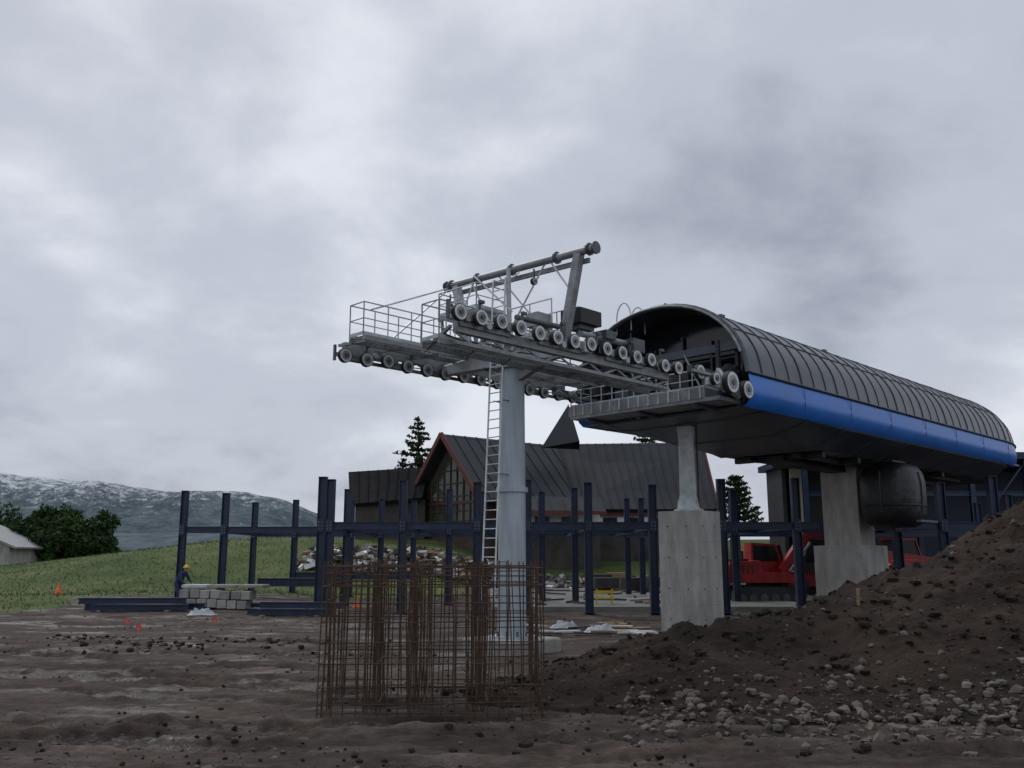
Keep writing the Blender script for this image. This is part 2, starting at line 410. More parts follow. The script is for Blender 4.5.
for (p,q) in[((0,-1.0,7.24),(0,-1.55,6.5)),((0,1.1,7.3),(0,1.5,6.6)),((0,-.9,7.2),(0,.3,5.75)),((0,1.2,7.3),(0,.3,5.75)),((0,1.85,7.3),(-1.9,1.5,5.7)),((0,1.85,7.3),(-2.5,1.2,6.2)),((0,.4,7.25),(.6,-.6,5.75)),((-.2,.9,7.3),(-.3,-.3,6.3))]:
    b.cyl(p,q,.018,'disc',n=6)
for y in(-.6,1.85):
    b.cyl((0,y,7.15),(0,y,6.95),.02,'galvD',n=6); wheel(b,(0,y,6.9),.07)
b.path([(0,-.2+.09*i,7.17-.10*math.sin(math.pi*i/8)) for i in range(9)],.012,'disc',5)
b.build('lifting_frame',T)
b=MB()
for x in(-.36,.36): b.beam((x,-1.4,5.66),(x,1.4,5.7),.05,.09,'galv')
y=-1.38
while y<1.4: b.beam((-.36,y,5.72),(.36,y,5.72),.02,.03,'galv'); y+=.1
rail(b,[(-.38,-1.4,5.72),(-.38,-.3,5.72)],.6); rail(b,[(-.38,.3,5.72),(-.38,1.4,5.72)],.6); rail(b,[(.38,-1.4,5.72),(.38,1.4,5.72)],.6)
b.beam((-.4,.55,6.5),(-.4,1.75,6.5),.05,.08,'galv'); b.beam((.4,.55,6.5),(.4,1.75,6.5),.05,.08,'galv')
y=.6
while y<1.75: b.beam((-.4,y,6.54),(.4,y,6.54),.03,.03,'galv'); y+=.1
rail(b,[(.4,.6,6.56),(-.4,.6,6.56),(-.4,1.75,6.56),(.4,1.75,6.56)],.5)
for y in(.7,1.65):
    b.beam((-.4,y,6.5),(-.3,y,5.7),.05,.05,'galv')
b.build('service_platform',T)
b=MB()
b.box((.5,-1.35,6.10),(.6,.5,.28),'dark'); b.box((.5,-1.35,5.92),(.4,.3,.1),'galvD'); b.beam((.5,-1.35,5.9),(.2,-1.3,5.55),.06,.06,'galv')
b.box((.9,-1.5,5.8),(.3,.5,.16),'galvD'); b.cyl((.2,-1.6,5.72),(1.6,-1.6,5.76),.06,'galv'); b.box((1.7,-1.7,5.72),(.35,.2,.25),'galvD')
b.box((-.5,-1.2,5.9),(.4,.3,.25),'galv'); b.cyl((-1.4,-1.5,5.75),(-.3,-1.5,5.78),.05,'galvD')
b.build('junction_box',T)

# ------------------------------------------------------------ station
S=empty('lift_station',(0,17.1,0),R(45))
X0,X1=4.72,25.2
W=2.36
def prof(x,k=1.0):
    sy=1;sz=1
    if x>21.6:
        u=(x-21.6)/(X1-21.6); sy=math.sqrt(max(0,1-.84*u*u)); sz=1-.50*u**2.2
    pts=[(-W+.12,4.82),(-W-.02,4.95),(-W-.07,5.2),(-W-.02,5.55)]
    n=26
    for i in range(1,n):
        a=math.pi*i/n; c=-math.cos(a); pts.append((W*math.copysign(abs(c)**.98,c),5.55+1.86*math.sin(a)**.98))
    pts+=[(W+.02,5.55),(W+.07,5.2),(W+.02,4.95),(W-.12,4.82)]
    return [(p[0]*sy,4.8+(p[1]-4.8)*(sz if p[1]>5.6 else (1-(1-sz)*.35))) for p in pts]
xsn=[X0+i*.60 for i in range(29)]; xsn=[x for x in xsn if x<21.5]+[21.6+ (X1-21.6)*math.sin(math.pi/2*i/9) for i in range(10)]
P=[[(x,y,z) for y,z in prof(x)] for x in xsn]; npf=len(P[0])
b=MB()
b.sheet([[r[j] for j in range(3,npf-3)] for r in P],'roof')
b.build('roof_shell',S)
b=MB()
b.sheet([[r[j] for j in range(0,4)] for r in P],'blue'); b.sheet([[r[j] for j in range(npf-4,npf)] for r in P],'blue')
e=P[-1]; b.add(e,[tuple(range(npf))],'blue')
b.build('blue_side_band',S)
b=MB()
for i,x in enumerate(xsn[1:-1]):
    pr=prof(x); q=[(x,y*1.003,4.8+(z-4.8)*1.003) for y,z in pr[3:-3]]
    b.path(q,.011 if i%3 else .017,'rib',5)
for j in(8,npf-9):
    b.path([(x,prof(x)[j][0]*1.003,prof(x)[j][1]+.003) for x in xsn],.012,'rib',5)
for x in xsn[4:-2:4]:
    for y,a,c in((-W-.066,4.95,5.5),(W+.066,4.95,5.5)):
        sy=prof(x)[2][0]/(-W-.07); b.beam((x,y*sy,a),(x,y*sy,c),.006,.012,'hull')
for j in(3,npf-4):
    b.path([(x,prof(x)[j][0]*1.012,prof(x)[j][1]) for x in xsn],.03,'rib',6)
b.path([(x,-.3,prof(x)[npf//2][1]+.05) for x in xsn if x<22],.025,'rib',6)
for x in xsn[4:-4:3]: b.cyl((x,-.3,7.35),(x,-.3,7.52),.012,'galv',n=5)
b.build('roof_seams',S)
b=MB()
pr=prof(X0)
b.path([(X0,y,z) for y,z in pr[3:-3]],.06,'galvD',8); b.path([(X0-.12,y,z-.02) for y,z in pr[5:-5]],.03,'galv',6)
pr=prof(5.9); b.add([(5.9,y*.97,z) for y,z in pr],[tuple(range(len(pr)))],'glass')
for y in(-1.6,-.8,0,.8,1.6): b.beam((5.84,y,4.9),(5.84,y,6.9-.25*abs(y)),.05,.05,'galvD')
for z in(5.6,6.3): b.beam((5.83,-2.1,z),(5.83,2.1,z),.05,.05,'galvD')
b.build('front_wall',S)
b=MB()
hp=lambda x,s: [(-W*s+.1,4.86),(-W*s+.14,4.78),(-1.35*s,4.38),(1.35*s,4.38),(W*s-.14,4.78),(W*s-.1,4.86)]
hs=[4.75,5.6]+[5.6+i*1.95 for i in range(1,9)]+[22.5,24.0]
rows=[]
for x in hs:
    s=1 if x<21.4 else (.93 if x<23 else .66); q=hp(x,s); kk=.12 if x<5 else (.25 if x<6 else (.65 if x<8 else 1))
    q=[(y,4.86-(4.86-z)*kk) for y,z in q]
    rows.append([(x,y,z) for y,z in q])
b.sheet(rows,'hull',smooth=False)
b.add(rows[0],[tuple(range(6))],'hull'); b.add(rows[-1],[tuple(range(6))[::-1]],'hull')
b.box((14.3,0,4.88),(18.5,4.3,.06),'hull')
for r_ in rows[1:]: b.path([(x,y,z-.012) for x,y,z in r_],.02,'galvD',5)
for y in(-.7,.7): b.beam((9.8,y,4.31),(21.5,y,4.31),.2,.12,'dark')
b.beam((10,0,4.24),(21,0,4.24),.5,.22,'dark')
for x in(10.2,12.3,18.5): b.beam((x,-1.3,4.30),(x,1.3,4.30),.16,.14,'dark')
b.build('underside_hull',S)
b=MB()
b.box((4.35,-.1,4.93),(.85,4.1,.08),'galv')
b.box((3.93,.1,5.08),(.03,3.8,.24),'galv')
y=-1.7
while y<2.0: b.box((3.905,y,5.08),(.02,.04,.24),'galvL'); y+=.27
rail(b,[(3.95,-1.8,5.18),(3.95,1.95,5.18),(4.7,1.95,5.18)],.40,sp=.3)
rail(b,[(3.95,-1.8,5.18),(4.7,-1.8,5.18)],.40,sp=.3)
for y in(-1.5,0,1.5): b.beam((4.0,y,4.87),(5.4,y,4.80),.08,.06,'galvD')
b.build('front_platform',S)
b=MB()
wheel(b,(4.0,-2.38,5.22),.24,.12); wheel(b,(4.5,-2.45,5.12),.20,.1); wheel(b,(3.55,-2.3,5.25),.13,.08); wheel(b,(3.6,-1.9,5.45),.16,.08)
b.beam((3.4,-2.2,5.2),(5.0,-2.2,5.1),.08,.16,'galvL'); b.beam((4.1,-2.25,5.2),(4.3,-1.9,5.6),.08,.1,'galvL'); b.cyl((3.6,-2.2,5.3),(4.6,-2.2,5.0),.05,'disc')
for y in(-1.9,1.9):
    for i in range(4): wheel(b,(4.75+i*.30,y,5.66),.14,.09,'galvD')
    b.beam((3.4,y+.12,5.52),(5.85,y+.12,5.52),.1,.14,'galvD'); b.beam((3.2,y-.1,5.42),(5.8,y-.1,5.42),.06,.06,'galv')
    for x in(4.5,5.3): b.beam((x,y+.1,4.9),(x,y+.1,6.3),.08,.08,'dark')
b.beam((5.2,-2.0,6.3),(5.2,2.0,6.3),.12,.18,'hull')
for y in(-1.2,-.4,.5,1.3): b.box((5.4,y,5.4),(.6,.45,random.uniform(.5,1.0)),random.choice(['dark','dark','hull']))
b.cyl((4.8,.6,5.6),(5.3,.6,5.6),.32,'dark',n=20); b.cyl((4.8,-.5,5.3),(4.8,1.6,6.0),.04,'galvD')
for y in(-.7,.1,.9): b.cyl((4.85,y,6.2),(4.85,y-.5,5.2),.025,'galv',n=6)
b.build('conveyor_machinery',S)
b=MB()
for x in(4.85,5.4):
    pts=[(x,1.0+.22*math.cos(a),7.35+.42*math.sin(a)) for a in[math.pi*i/10 for i in range(11)]]; b.path([(x,1.22,7.0)]+pts+[(x,.78,7.05)],.016,'galvL',6)
for x0_ in(7.0,12.5): b.cyl((x0_,-.4,7.35),(x0_,-.4,7.56),.02,'galvD'); b.box((x0_,-.4,7.58),(.18,.1,.08),'galvD')
b.build('roof_hoops',S)
b=MB(); b.prism([(-.5,-.52),(.5,-.52),(.5,.52),(-.5,.52)],'z',-.3,2.72,'concrete')
for z in(.62,1.32,2.02): b.box((0,0,z),(1.008,1.048,.01),'concreteD')
for sx in(-.25,.25):
    for z in(.3,.97,1.67,2.37):
        b.cyl((sx,-.528,z),(sx,-.52,z),.018,'dark',n=8); b.cyl((-.508,sx,z),(-.50,sx,z),.018,'dark',n=8)
b.build('front_pier',S,bevel=.012).location=(5.85,0,0)
b=MB(); b.cyl((5.85,0,2.72),(5.85,0,2.77),.34,'galvL',n=20); b.cyl((5.85,0,2.77),(5.85,0,3.1),.26,'galvL',.20,20); b.cyl((5.85,0,3.1),(5.85,0,4.5),.20,'galvL',.18,20); b.cyl((5.85,0,4.4),(5.85,0,4.8),.18,'galvL',.24,20)
for a in range(8):
    t=a*math.pi/4; b.beam((5.85+.24*math.cos(t),.24*math.sin(t),2.77),(5.85+.22*math.cos(t),.22*math.sin(t),2.98),.02,.06,'galvL')
b.cyl((5.98,-.2,2.8),(5.98,-.2,4.7),.02,'dark',n=6)
b.build('front_column',S)
b=MB(); b.prism([(-.5,-.55),(.5,-.55),(.5,.55),(-.5,.55)],'z',-.3,4.4,'concrete'); b.prism([(-.72,-.8),(.72,-.8),(.72,.8),(-.72,.8)],'z',-.3,2.0,'concrete')
for z in(2.75,3.5): b.box((0,0,z),(1.01,1.11,.012),'concreteD')
b.build('rear_pier',S,bevel=.012).location=(14.2,0,0)
G=empty('gondola_cabin',(10.95,26.0,0),R(45))
b=MB()
rows=[]
for zi,sc in[(2.50,.6),(2.60,.84),(2.9,.97),(3.3,1.0),(3.75,1.0),(4.04,.93),(4.22,.8),(4.30,.55)]:
    rows.append([(.87*sc*math.copysign(abs(math.cos(a))**.65,math.cos(a))*(1+.02*noise.noise(Vector((a*2,zi*3,0)))),.80*sc*math.copysign(abs(math.sin(a))**.65,math.sin(a)),zi) for a in[2*math.pi*i/28 for i in range(29)]])
b.sheet(rows,'cover'); b.add(rows[-1][:-1],[tuple(range(28))],'cover'); b.add(rows[0][:-1],[tuple(range(28))[::-1]],'cover')
b.build('cabin_body',G)
b=MB()
for a0 in(0,7,14,21):
    q=[rows[i][a0] for i in range(2,6)]
    b.path([(p[0]*1.01,p[1]*1.01,p[2]) for p in q],.025,'dark',5)
b.path([(p[0]*1.01,p[1]*1.01,3.1) for p in rows[2]],.03,'dark',5)
b.cyl((0,0,4.2),(0,0,4.55),.05,'galvD'); b.box((0,0,4.36),(.9,.5,.06),'dark'); b.box((0,-.90,2.65),(1.2,.12,.06),'galvD')
b.beam((0,0,4.5),(0,.9,4.6),.1,.1,'dark')
b.build('hanger',G)

# ------------------------------------------------------------ rebar cage
C=empty('rebar_cage',(-.91,11.1,0),R(3))
b=MB()
hw,hd=1.19,.98
def bar(x,y,z0=0,z1=1.63,r=.0078):
    dx=random.gauss(0,.02);dy=random.gauss(0,.02); q=random.gauss(0,.012)
    bow=random.gauss(0,.013)
    z1+=random.gauss(0,.02)
    b.path([(x+q,y,z0-.05),(x+dx*.5+bow,y+dy*.5,(z0+z1)/2),(x+dx,y+dy,z1)],r,'rebar',5)
def rng(a,c,n): return [a+(c-a)*i/n for i in range(n+1)]
for x in rng(-hw,hw,20): bar(x,-hd); bar(x+.02,hd)
for y in rng(-hd,hd,13): bar(-hw,y); bar(hw,y)
for cx in(-.68,-.20,.48):
    for x in rng(cx-.10,cx+.10,4):
        for y in(-.6,-.3,.0,.35): bar(x,y)
for x in rng(-.9,.9,8): bar(x,0)
for z in(.05,.14,.34,.56,.78,1.0,1.2,1.38,1.5,1.58):
    j=lambda:random.gauss(0,.012)
    p=[(-hw-.02,-hd-.02,z+j()),(hw+.02,-hd-.02,z+j()),(hw+.02,hd+.02,z+j()),(-hw-.02,hd+.02,z+j())]
    b.path([p[0],((p[0][0]+p[1][0])/2,-hd-.02,z+j()),p[1],p[2],p[3],p[0]],.007,'rebar',5)
    if z in(.14,.56,1.0,1.38,1.58):
        for y in(-.5,.35): b.cyl((-hw,y,z+j()),(hw,y,z+j()),.007,'rebar',n=5)
        for cx in(-.68,-.20,.48):
            for dx in(-.11,.11): b.cyl((cx+dx,-hd,z+.02),(cx+dx,hd,z+.02+j()),.007,'rebar',n=5)
b.build('bars',C)

# ------------------------------------------------------------ navy steel frame
F=empty('steel_frame',(0,0,0))
TOPZ,BZ=3.95,2.6
b=MB(); rowsP={27.5:[-5.75,-5.5,-3.3,-1.05,.47,2.3,4.25,6.35,8.6,11.6,13.0,14.6],32:[-11.55,-10.1,-6.5,-5.8,-3.85,-2.2,-1.0,1.05,2.2,4.9,7.8,12.0,17.5],38:[-10.75,-9.05,-6.7,-5.45,-4.1,-2.6,1.2,3.2,4.8,5.4,9.2,13.5,19.5]}
for Y,lst in rowsP.items():
    for x in lst:
        g=gh(x,Y,False)-.3; t=TOPZ+random.uniform(-.15,.12)
        w=.22 if Y<30 else .20
        b.beam((x-w/2,Y,g),(x-w/2,Y,t),.024,w,'navy'); b.beam((x+w/2,Y,g),(x+w/2,Y,t),.024,w,'navy'); b.beam((x,Y,g),(x,Y,t),w-.026,.02,'navy')
        b.box((x,Y,g+.36),(w+.14,w+.14,.03),'navy'); b.box((x,Y,t+.012),(w+.04,w+.04,.02),'navy')
        b.box((x,Y-w/2-.01,BZ),(w*.8,.02,.38),'navy')
        for q in(-.1,0,.1): b.box((x-w*.25,Y-w/2-.025,BZ+q),(.025,.02,.025),'galv'); b.box((x+w*.25,Y-w/2-.025,BZ+q),(.025,.02,.025),'galv')
b.build('posts',F)
b=MB()
for Y,lst in rowsP.items():
    for a,c in zip(lst[:-1],lst[1:]):
        if c-a>.5: b.ibeam((a+.13,Y,BZ),(c-.13,Y,BZ),.14,.22,'navy',.022)
for x,Ya,Yb in[(-5.75,27.5,38),(-3.3,27.5,38),(-1.05,27.5,38),(2.3,27.5,38),(4.25,27.5,38),(8.6,27.5,38),(11.6,27.5,38),(-10.4,32,38),(13.0,27.5,38)]:
    b.ibeam((x,Ya+.15,BZ+.003),(x,Yb-.15,BZ+.003),.14,.20,'navy',.022)
b.ibeam((-9.4,34,.75),(-6.3,34,.75),.2,.3,'navy'); b.ibeam((-9.2,38,.9),(-4.1,38,.9),.2,.3,'navy')
b.beam((-1.05,32,.4),(1.0,32,2.5),.08,.08,'navy'); b.beam((4.9,32,.3),(7.8,32,2.5),.07,.07,'navy')
b.build('beams',F)
b=MB(); b.prism([(-.6,28.6),(9.6,28.6),(10.2,45),(-1.2,45)],'z',-.4,.16,'slab'); b.build('concrete_slab')
b=MB()
for i in range(60):
    x=random.uniform(-.6,9); y=random.uniform(29,43)
    b.box((x,y,.2),(random.uniform(.3,1.6),.08,.05),random.choice(['wood','wood','navy','stone']),random.random()*3)
for i in range(14):
    x=random.uniform(3.5,9.5); y=random.uniform(40,44); b.box((x,y,.16+.35),(random.uniform(.5,1.4),.8,random.uniform(.4,.9)),random.choice(['dark','stone','wood','navy','galvD']),random.gauss(0,.3))
b.build('loose_timber')

def pile(name,x,y,n,Ln,rz,k='navy'):
    b=MB()
    for i in range(n):
        c=Vector((x+random.uniform(-.3,.3),y+(i%3)*.3,gh(x,y)+.12+.2*(i//3))); rr=rz+random.gauss(0,.05); d=Vector((math.cos(rr),math.sin(rr),0))*Ln/2*random.uniform(.8,1)
        b.ibeam(c-d,c+d,.14,.18,k)
    for q in(-.3,.3): b.box((x+q*Ln,y+.3,gh(x,y)+.0),(.12,1.1,.1),'wood',rz)
    b.build(name)
pile('steel_beam_stack',-11.4,28.0,4,3.4,.03); pile('steel_beam_stack',-6.2,26.2,4,2.6,-.12); pile('steel_beam_stack',-7.6,29.5,3,2.6,.05)
b=MB()
for r_ in range(2):
    for i in range(7):
        x=-10.35+i*.32+(.1 if r_ else 0); y=29.2; b.box((x,y,gh(x,y)+.16+r_*.28),(.29,.7,.26),'concrete' if random.random()<.5 else 'concreteD',random.gauss(0,.03))
for i in range(3):
    b.box((-10.0+i*.9,29.3,gh(-10,29.3)+.66),(.8,.6,.10),'concreteD' if i else 'galvL',random.gauss(0,.05))
b.build('concrete_block_stack',bevel=.015)

def flag(x,y,h=.45):
    g=gh(x,y); b=MB(); b.cyl((x,y,g),(x+.02,y,g+h),.010,'wood',n=6); b.add([(x+.02,y,g+h),(x+.15,y-.03,g+h-.04),(x+.13,y+.02,g+h-.15),(x+.02,y,g+h-.12)],[(0,1,2,3)],'pink'); b.build('survey_flag')
for x,y in((-9.6,23.0),(-7.6,23.5),(-5.9,26.4),(-8.3,20.5)): flag(x,y,.24)
def cone(x,y,h=.5):
    g=gh(x,y); b=MB(); b.box((x,y,g+.02),(.26,.26,.04),'orange'); b.cyl((x,y,g+.04),(x,y,g+h),.09,'orange',.022,14); b.cyl((x,y,g+h*.45),(x,y,g+h*.68),.064,'white',.042,14); b.build('traffic_cone')
for x,y in((-18.2,37),(-17.9,36.4),(-5.2,31)): cone(x,y,.42)
def tarp(x,y,s):
    b=MB(); n=16
    rows=[[(x+(i/n-.5)*s*1.5+.10*nz(i,j,.7,5),y+(j/n-.5)*s*.8,gh(x,y)+.015+s*.42*min(1,7*max(0,(.5-abs(i/n-.5))*(.5-abs(j/n-.5))*2))*(.25+1.1*abs(nz(i,j,.33,x)))) for i in range(n+1)] for j in range(n+1)]
    b.sheet(rows,'tarp',smooth=False); b.build('tarp_bundle')
tarp(-8.9,26.6,.5); tarp(1.95,20.6,.45); tarp(1.2,21.6,.4)
b=MB()
for i in range(34):
    x=random.uniform(-.3,3.4);y=random.uniform(19.5,24); b.box((x,y,gh(x,y)+.05),(random.uniform(.15,.9),.09,.035),['wood','white','stone'][i%3],random.gauss(0,.6),random.gauss(0,.1))
b.build('debris')
b=MB(); x,y=3.0,30.0
for s in(-.25,.25):
    b.beam((x+s,y-.15,.16),(x+s,y,.65),.04,.04,'yellow'); b.beam((x+s,y+.15,.16),(x+s,y,.65),.04,.04,'yellow')
b.box((x,y-.06,.56),(.6,.03,.09),'yellow'); b.box((x,y-.13,.36),(.6,.03,.06),'yellow'); b.build('barricade')
b=MB(); b.box((4.72,12.6,top(4.72,12.6)+.10),(.035,.025,.34),'wood',0,.1); b.build('wooden_stake')

# ------------------------------------------------------------ machines
def excavator(loc,rz,sc=1):
    E=empty('excavator',loc,rz); E.scale=(sc,sc,sc)
    b=MB()
    for s in(-1,1):
        pl=[(-1.5,.15),(-1.3,0),(1.3,0),(1.5,.15),(1.5,.5),(1.3,.68),(-1.3,.68),(-1.5,.5)]
        b.prism(pl,'y',s*.85-.22,s*.85+.22,'rubber')
        for i in range(22): b.box((-1.35+i*.128,s*.85,.0),(.05,.46,.05),'dark'); b.box((-1.35+i*.128,s*.85,.69),(.05,.46,.05),'dark')
        for i in range(6): b.cyl((-1.2+i*.48,s*.85-.24,.25),(-1.2+i*.48,s*.85+.24,.25),.17,'galvD')
    b.box((0,0,.5),(1.4,1.3,.35),'dark'); b.cyl((0,0,.65),(0,0,.85),.55,'dark')
    b.build('tracks',E)
    b=MB(); b.prism([(-1.7,.85),(1.2,.85),(1.2,1.2),(-.2,1.3),(-.3,1.75),(-1.6,1.7),(-1.75,1.3)],'y',-.95,.95,'red')
    b.box((-1.1,0,1.78),(.8,1.4,.1),'dark'); b.cyl((-.9,-.5,1.8),(-.9,-.5,2.15),.06,'dark')
    for i in range(5): b.box((-1.45+i*.2,-.955,1.4),(.06,.01,.35),'dark')
    b.build('body',E,bevel=.04)
    b=MB(); b.prism([(-.25,1.3),(1.0,1.2),(1.15,1.7),(.9,2.45),(-.2,2.5)],'y',.15,.93,'red')
    b.prism([(-.12,1.72),(1.03,1.72),(.86,2.36),(-.12,2.38)],'y',.935,.945,'glass'); b.prism([(-.12,1.72),(1.03,1.72),(.86,2.36),(-.12,2.38)],'y',.135,.145,'glass')
    b.beam((1.1,.54,1.68),(.93,.54,2.38),.66,.02,'glass')
    b.build('cab',E)
    b=MB()
    b.prism([(.9,1.1),(1.25,1.2),(2.3,2.75),(3.4,2.9),(3.4,3.1),(2.1,3.1),(.85,1.45)],'y',-.35,-.05,'red')
    b.prism([(3.2,3.2),(3.5,3.1),(4.1,1.2),(3.9,1.15)],'y',-.3,-.1,'red')
    b.prism([(3.85,1.25),(4.15,1.25),(4.3,.7),(3.9,.35),(3.4,.5),(3.6,.7)],'y',-.6,.2,'dark')
    b.cyl((1.2,-.42,1.3),(2.2,-.42,2.5),.06,'galv'); b.cyl((2.4,-.2,3.15),(3.3,-.2,3.35),.05,'galv'); b.cyl((3.5,-.2,2.9),(4.2,-.2,1.5),.05,'galv')
    b.build('boom',E)
excavator((8.9,33.2,.05),R(8),.85)
def loader(loc,rz,sc=1):
    E=empty('telehandler',loc,rz); E.scale=(sc,)*3
    b=MB()
    for x in(-1.3,1.3):
        for s in(-1,1):
            b.cyl((x,s*1.0-.2,.55),(x,s*1.0+.2,.55),.55,'rubber',n=24); b.cyl((x,s*1.0-.22,.55),(x,s*1.0+.22,.55),.28,'red',n=16)
            for i in range(18):
                a=i*math.pi/9; b.box((x+.55*math.cos(a),s*1.0,.55+.55*math.sin(a)),(.06,.4,.1),'rubber',0,0,-a)
    b.build('wheels',E)
    b=MB(); b.prism([(-2.1,.55),(1.9,.55),(2.1,.9),(1.2,1.15),(-.4,1.2),(-1.2,1.5),(-2.2,1.45)],'y',-.75,.75,'red'); b.box((0,0,.45),(3,.9,.3),'dark')
    b.prism([(-2.0,1.15),(-.9,1.15),(-.9,1.62),(-1.9,1.6)],'y',-.98,-.3,'red'); b.build('chassis',E,bevel=.04)
    b=MB(); b.prism([(-.6,1.1),(.75,1.1),(.8,1.6),(.45,2.35),(-.55,2.35)],'y',.1,.9,'dark'); b.prism([(-.5,1.5),(.68,1.5),(.4,2.25),(-.48,2.25)],'y',.905,.915,'glass'); b.box((-.05,.5,2.38),(1.15,.85,.07),'red')
    for p,q in(((-.58,.1,1.2),(-.53,.1,2.35)),((.78,.1,1.5),(.45,.1,2.33))): b.beam(p,q,.07,.07,'red')
    b.build('cab',E)
    b=MB(); b.beam((-1.9,-.25,1.75),(2.6,-.25,1.35),.34,.36,'red',.28,.3); b.beam((2.5,-.25,1.35),(3.1,-.25,.7),.24,.24,'dark'); b.box((3.15,-.25,.55),(.1,1.2,.5),'dark')
    for s in(-.3,.3): b.box((3.7,s-.25,.33),(1.1,.12,.05),'dark')
    b.build('boom',E)
loader((11.3,34.4,.05),R(185),.95)
loader((14.6,33.5,.05),R(30),.95)
def worker(loc,rz,k='cloth',sc=.8):
    E=empty('construction_worker',loc,rz); E.scale=(sc,)*3
    J={'pel':(0,0,.93,.15),'sp':(.10,0,1.12,.155),'ch':(.24,0,1.3,.17),'nk':(.34,0,1.42,.065),
       'hl':(0,.11,.88,.11),'kl':(.1,.13,.47,.075),'al':(-.02,.14,.09,.055),'tl':(.16,.15,.05,.045),
       'hr':(0,-.11,.88,.11),'kr':(.2,-.13,.5,.075),'ar':(.12,-.15,.09,.055),'tr':(.3,-.16,.05,.045),
       'sl':(.27,.19,1.33,.075),'el':(.38,.25,1.07,.055),'wl':(.58,.2,.93,.038),
       'sr':(.27,-.19,1.33,.075),'er':(.36,-.25,1.05,.055),'wr':(.56,-.2,.9,.038)}
    Ed=[('pel','sp'),('sp','ch'),('ch','nk'),('pel','hl'),('hl','kl'),('kl','al'),('al','tl'),('pel','hr'),('hr','kr'),('kr','ar'),('ar','tr'),('ch','sl'),('sl','el'),('el','wl'),('ch','sr'),('sr','er'),('er','wr')]
    def skin(name,J,Ed,mk):
        ks=list(J); me=bpy.data.meshes.new(name); me.from_pydata([J[a][:3] for a in ks],[(ks.index(a),ks.index(c)) for a,c in Ed],[])
        o=bpy.data.objects.new(name,me); scene.collection.objects.link(o); o.parent=E; me.materials.append(M[mk])
        m=o.modifiers.new('s','SKIN')
        for i,a in enumerate(ks): me.skin_vertices[0].data[i].radius=(J[a][3],)*2
        me.skin_vertices[0].data[0].use_root=True
        m.use_smooth_shade=True; o.modifiers.new('d','SUBSURF').levels=1
        return o
    skin('body',J,Ed,k)
    for s,w in((1,'wl'),(-1,'wr')):
        x,y,z,_=J[w]; H={'a':(x,y,z,.03),'b':(x+.07,y-.01*s,z-.04,.035)}; E2=[('a','b')]
        for i in range(4): H['f%d'%i]=(x+.15-.012*abs(i-1.5),y+(i-1.5)*.022,z-.08,.010); H['g%d'%i]=(x+.17,y+(i-1.5)*.022,z-.12,.009); E2+=[('b','f%d'%i),('f%d'%i,'g%d'%i)]
        H['t']=(x+.09,y-.05*s,z-.06,.012); E2.append(('a','t'))
        skin('hand',H,E2,'skin')
    b=MB()
    def ell(c,rx,ry,rz_,k,z0=-1):
        rows=[[(c[0]+rx*math.cos(p)*math.cos(t),c[1]+ry*math.cos(p)*math.sin(t),c[2]+rz_*math.sin(p)) for t in[2*math.pi*i/16 for i in range(17)]] for p in[z0*math.pi/2+(1-z0)*math.pi/2*j/9 for j in range(10)]]
        b.sheet(rows,k)
    ell((.40,0,1.53),.10,.078,.12,'skin'); b.box((.505,0,1.52),(.03,.025,.04),'skin')
    for s in(-1,1): b.box((.40,s*.08,1.53),(.03,.02,.05),'skin'); b.box((.492,s*.03,1.555),(.01,.018,.01),'dark')
    b.box((.492,0,1.475),(.01,.045,.008),'ltrim')
    ell((.40,0,1.565),.13,.115,.125,'yellow',0); b.cyl((.42,0,1.56),(.42,0,1.575),.15,'yellow',n=20)
    b.build('head_and_helmet',E)
worker((-10.85,29.9,gh(-10.85,29.9)-.02),R(-20),sc=.76)

# ------------------------------------------------------------ lodge
LD=empty('mountain_lodge',(0,0,0))
def quadroof(b,q,k,t=.18,seams=0):
    q=[Vector(p) for p in q]; n=(q[1]-q[0]).cross(q[3]-q[0]).normalized()
    if n.z<0: n=-n
    vs=q+[p-n*t for p in q]
    b.add(vs,[(0,1,2,3),(7,6,5,4),(0,4,5,1),(1,5,6,2),(2,6,7,3),(3,7,4,0)],k)
    for i in range(1,seams):
        a=q[0].lerp(q[1],i/seams); c=q[3].lerp(q[2],i/seams); b.beam(a+n*.02,c+n*.02,.05,.05,k)
d=Vector((.77,.64,0)); pn=Vector((-.64,.77,0)); A=Vector((-3.75,56,0)); hwid=3.4; zr,ze=9.15,5.3; base=1.4
def at_(a,s,z): v=A+d*a+pn*s; return Vector((v.x,v.y,z))
b=MB()
Lr=19
quadroof(b,[at_(-.8,0,zr),at_(Lr,0,zr),at_(Lr,-hwid-.5,ze-.4),at_(-.8,-hwid-.5,ze-.4)],'lroof',.2,22)
quadroof(b,[at_(-.8,0,zr),at_(Lr,0,zr),at_(Lr,hwid+.5,ze-.4),at_(-.8,hwid+.5,ze-.4)],'lroof',.2,22)
quadroof(b,[(2.2,62,9.3),(12.9,61,9.3),(12.9,57,4.6),(3.0,57,4.6)],'lroof',.2,18); quadroof(b,[(2.2,62,9.3),(12.9,61,9.3),(12.9,67,4.6),(3.0,67,4.6)],'lroof',.2,18)
b.add([(1.9,58.2,8.6),(4.2,55.6,8.7),(4.5,60,8.7),(3.6,56.6,11.2)],[(0,1,3),(1,2,3),(2,0,3)],'lroof')
quadroof(b,[(-10.9,60,7.2),(-5.4,58.5,7.4),(-5.6,56.5,5.3),(-10.2,57,4.9)],'lroofD',.2,8)
quadroof(b,[(-1.0,53.4,5.2),(5.4,55.2,5.2),(5.6,53.9,4.3),(-.8,52.1,4.3)],'lroof',.15,8)
b.build('roof',LD)
b=MB()
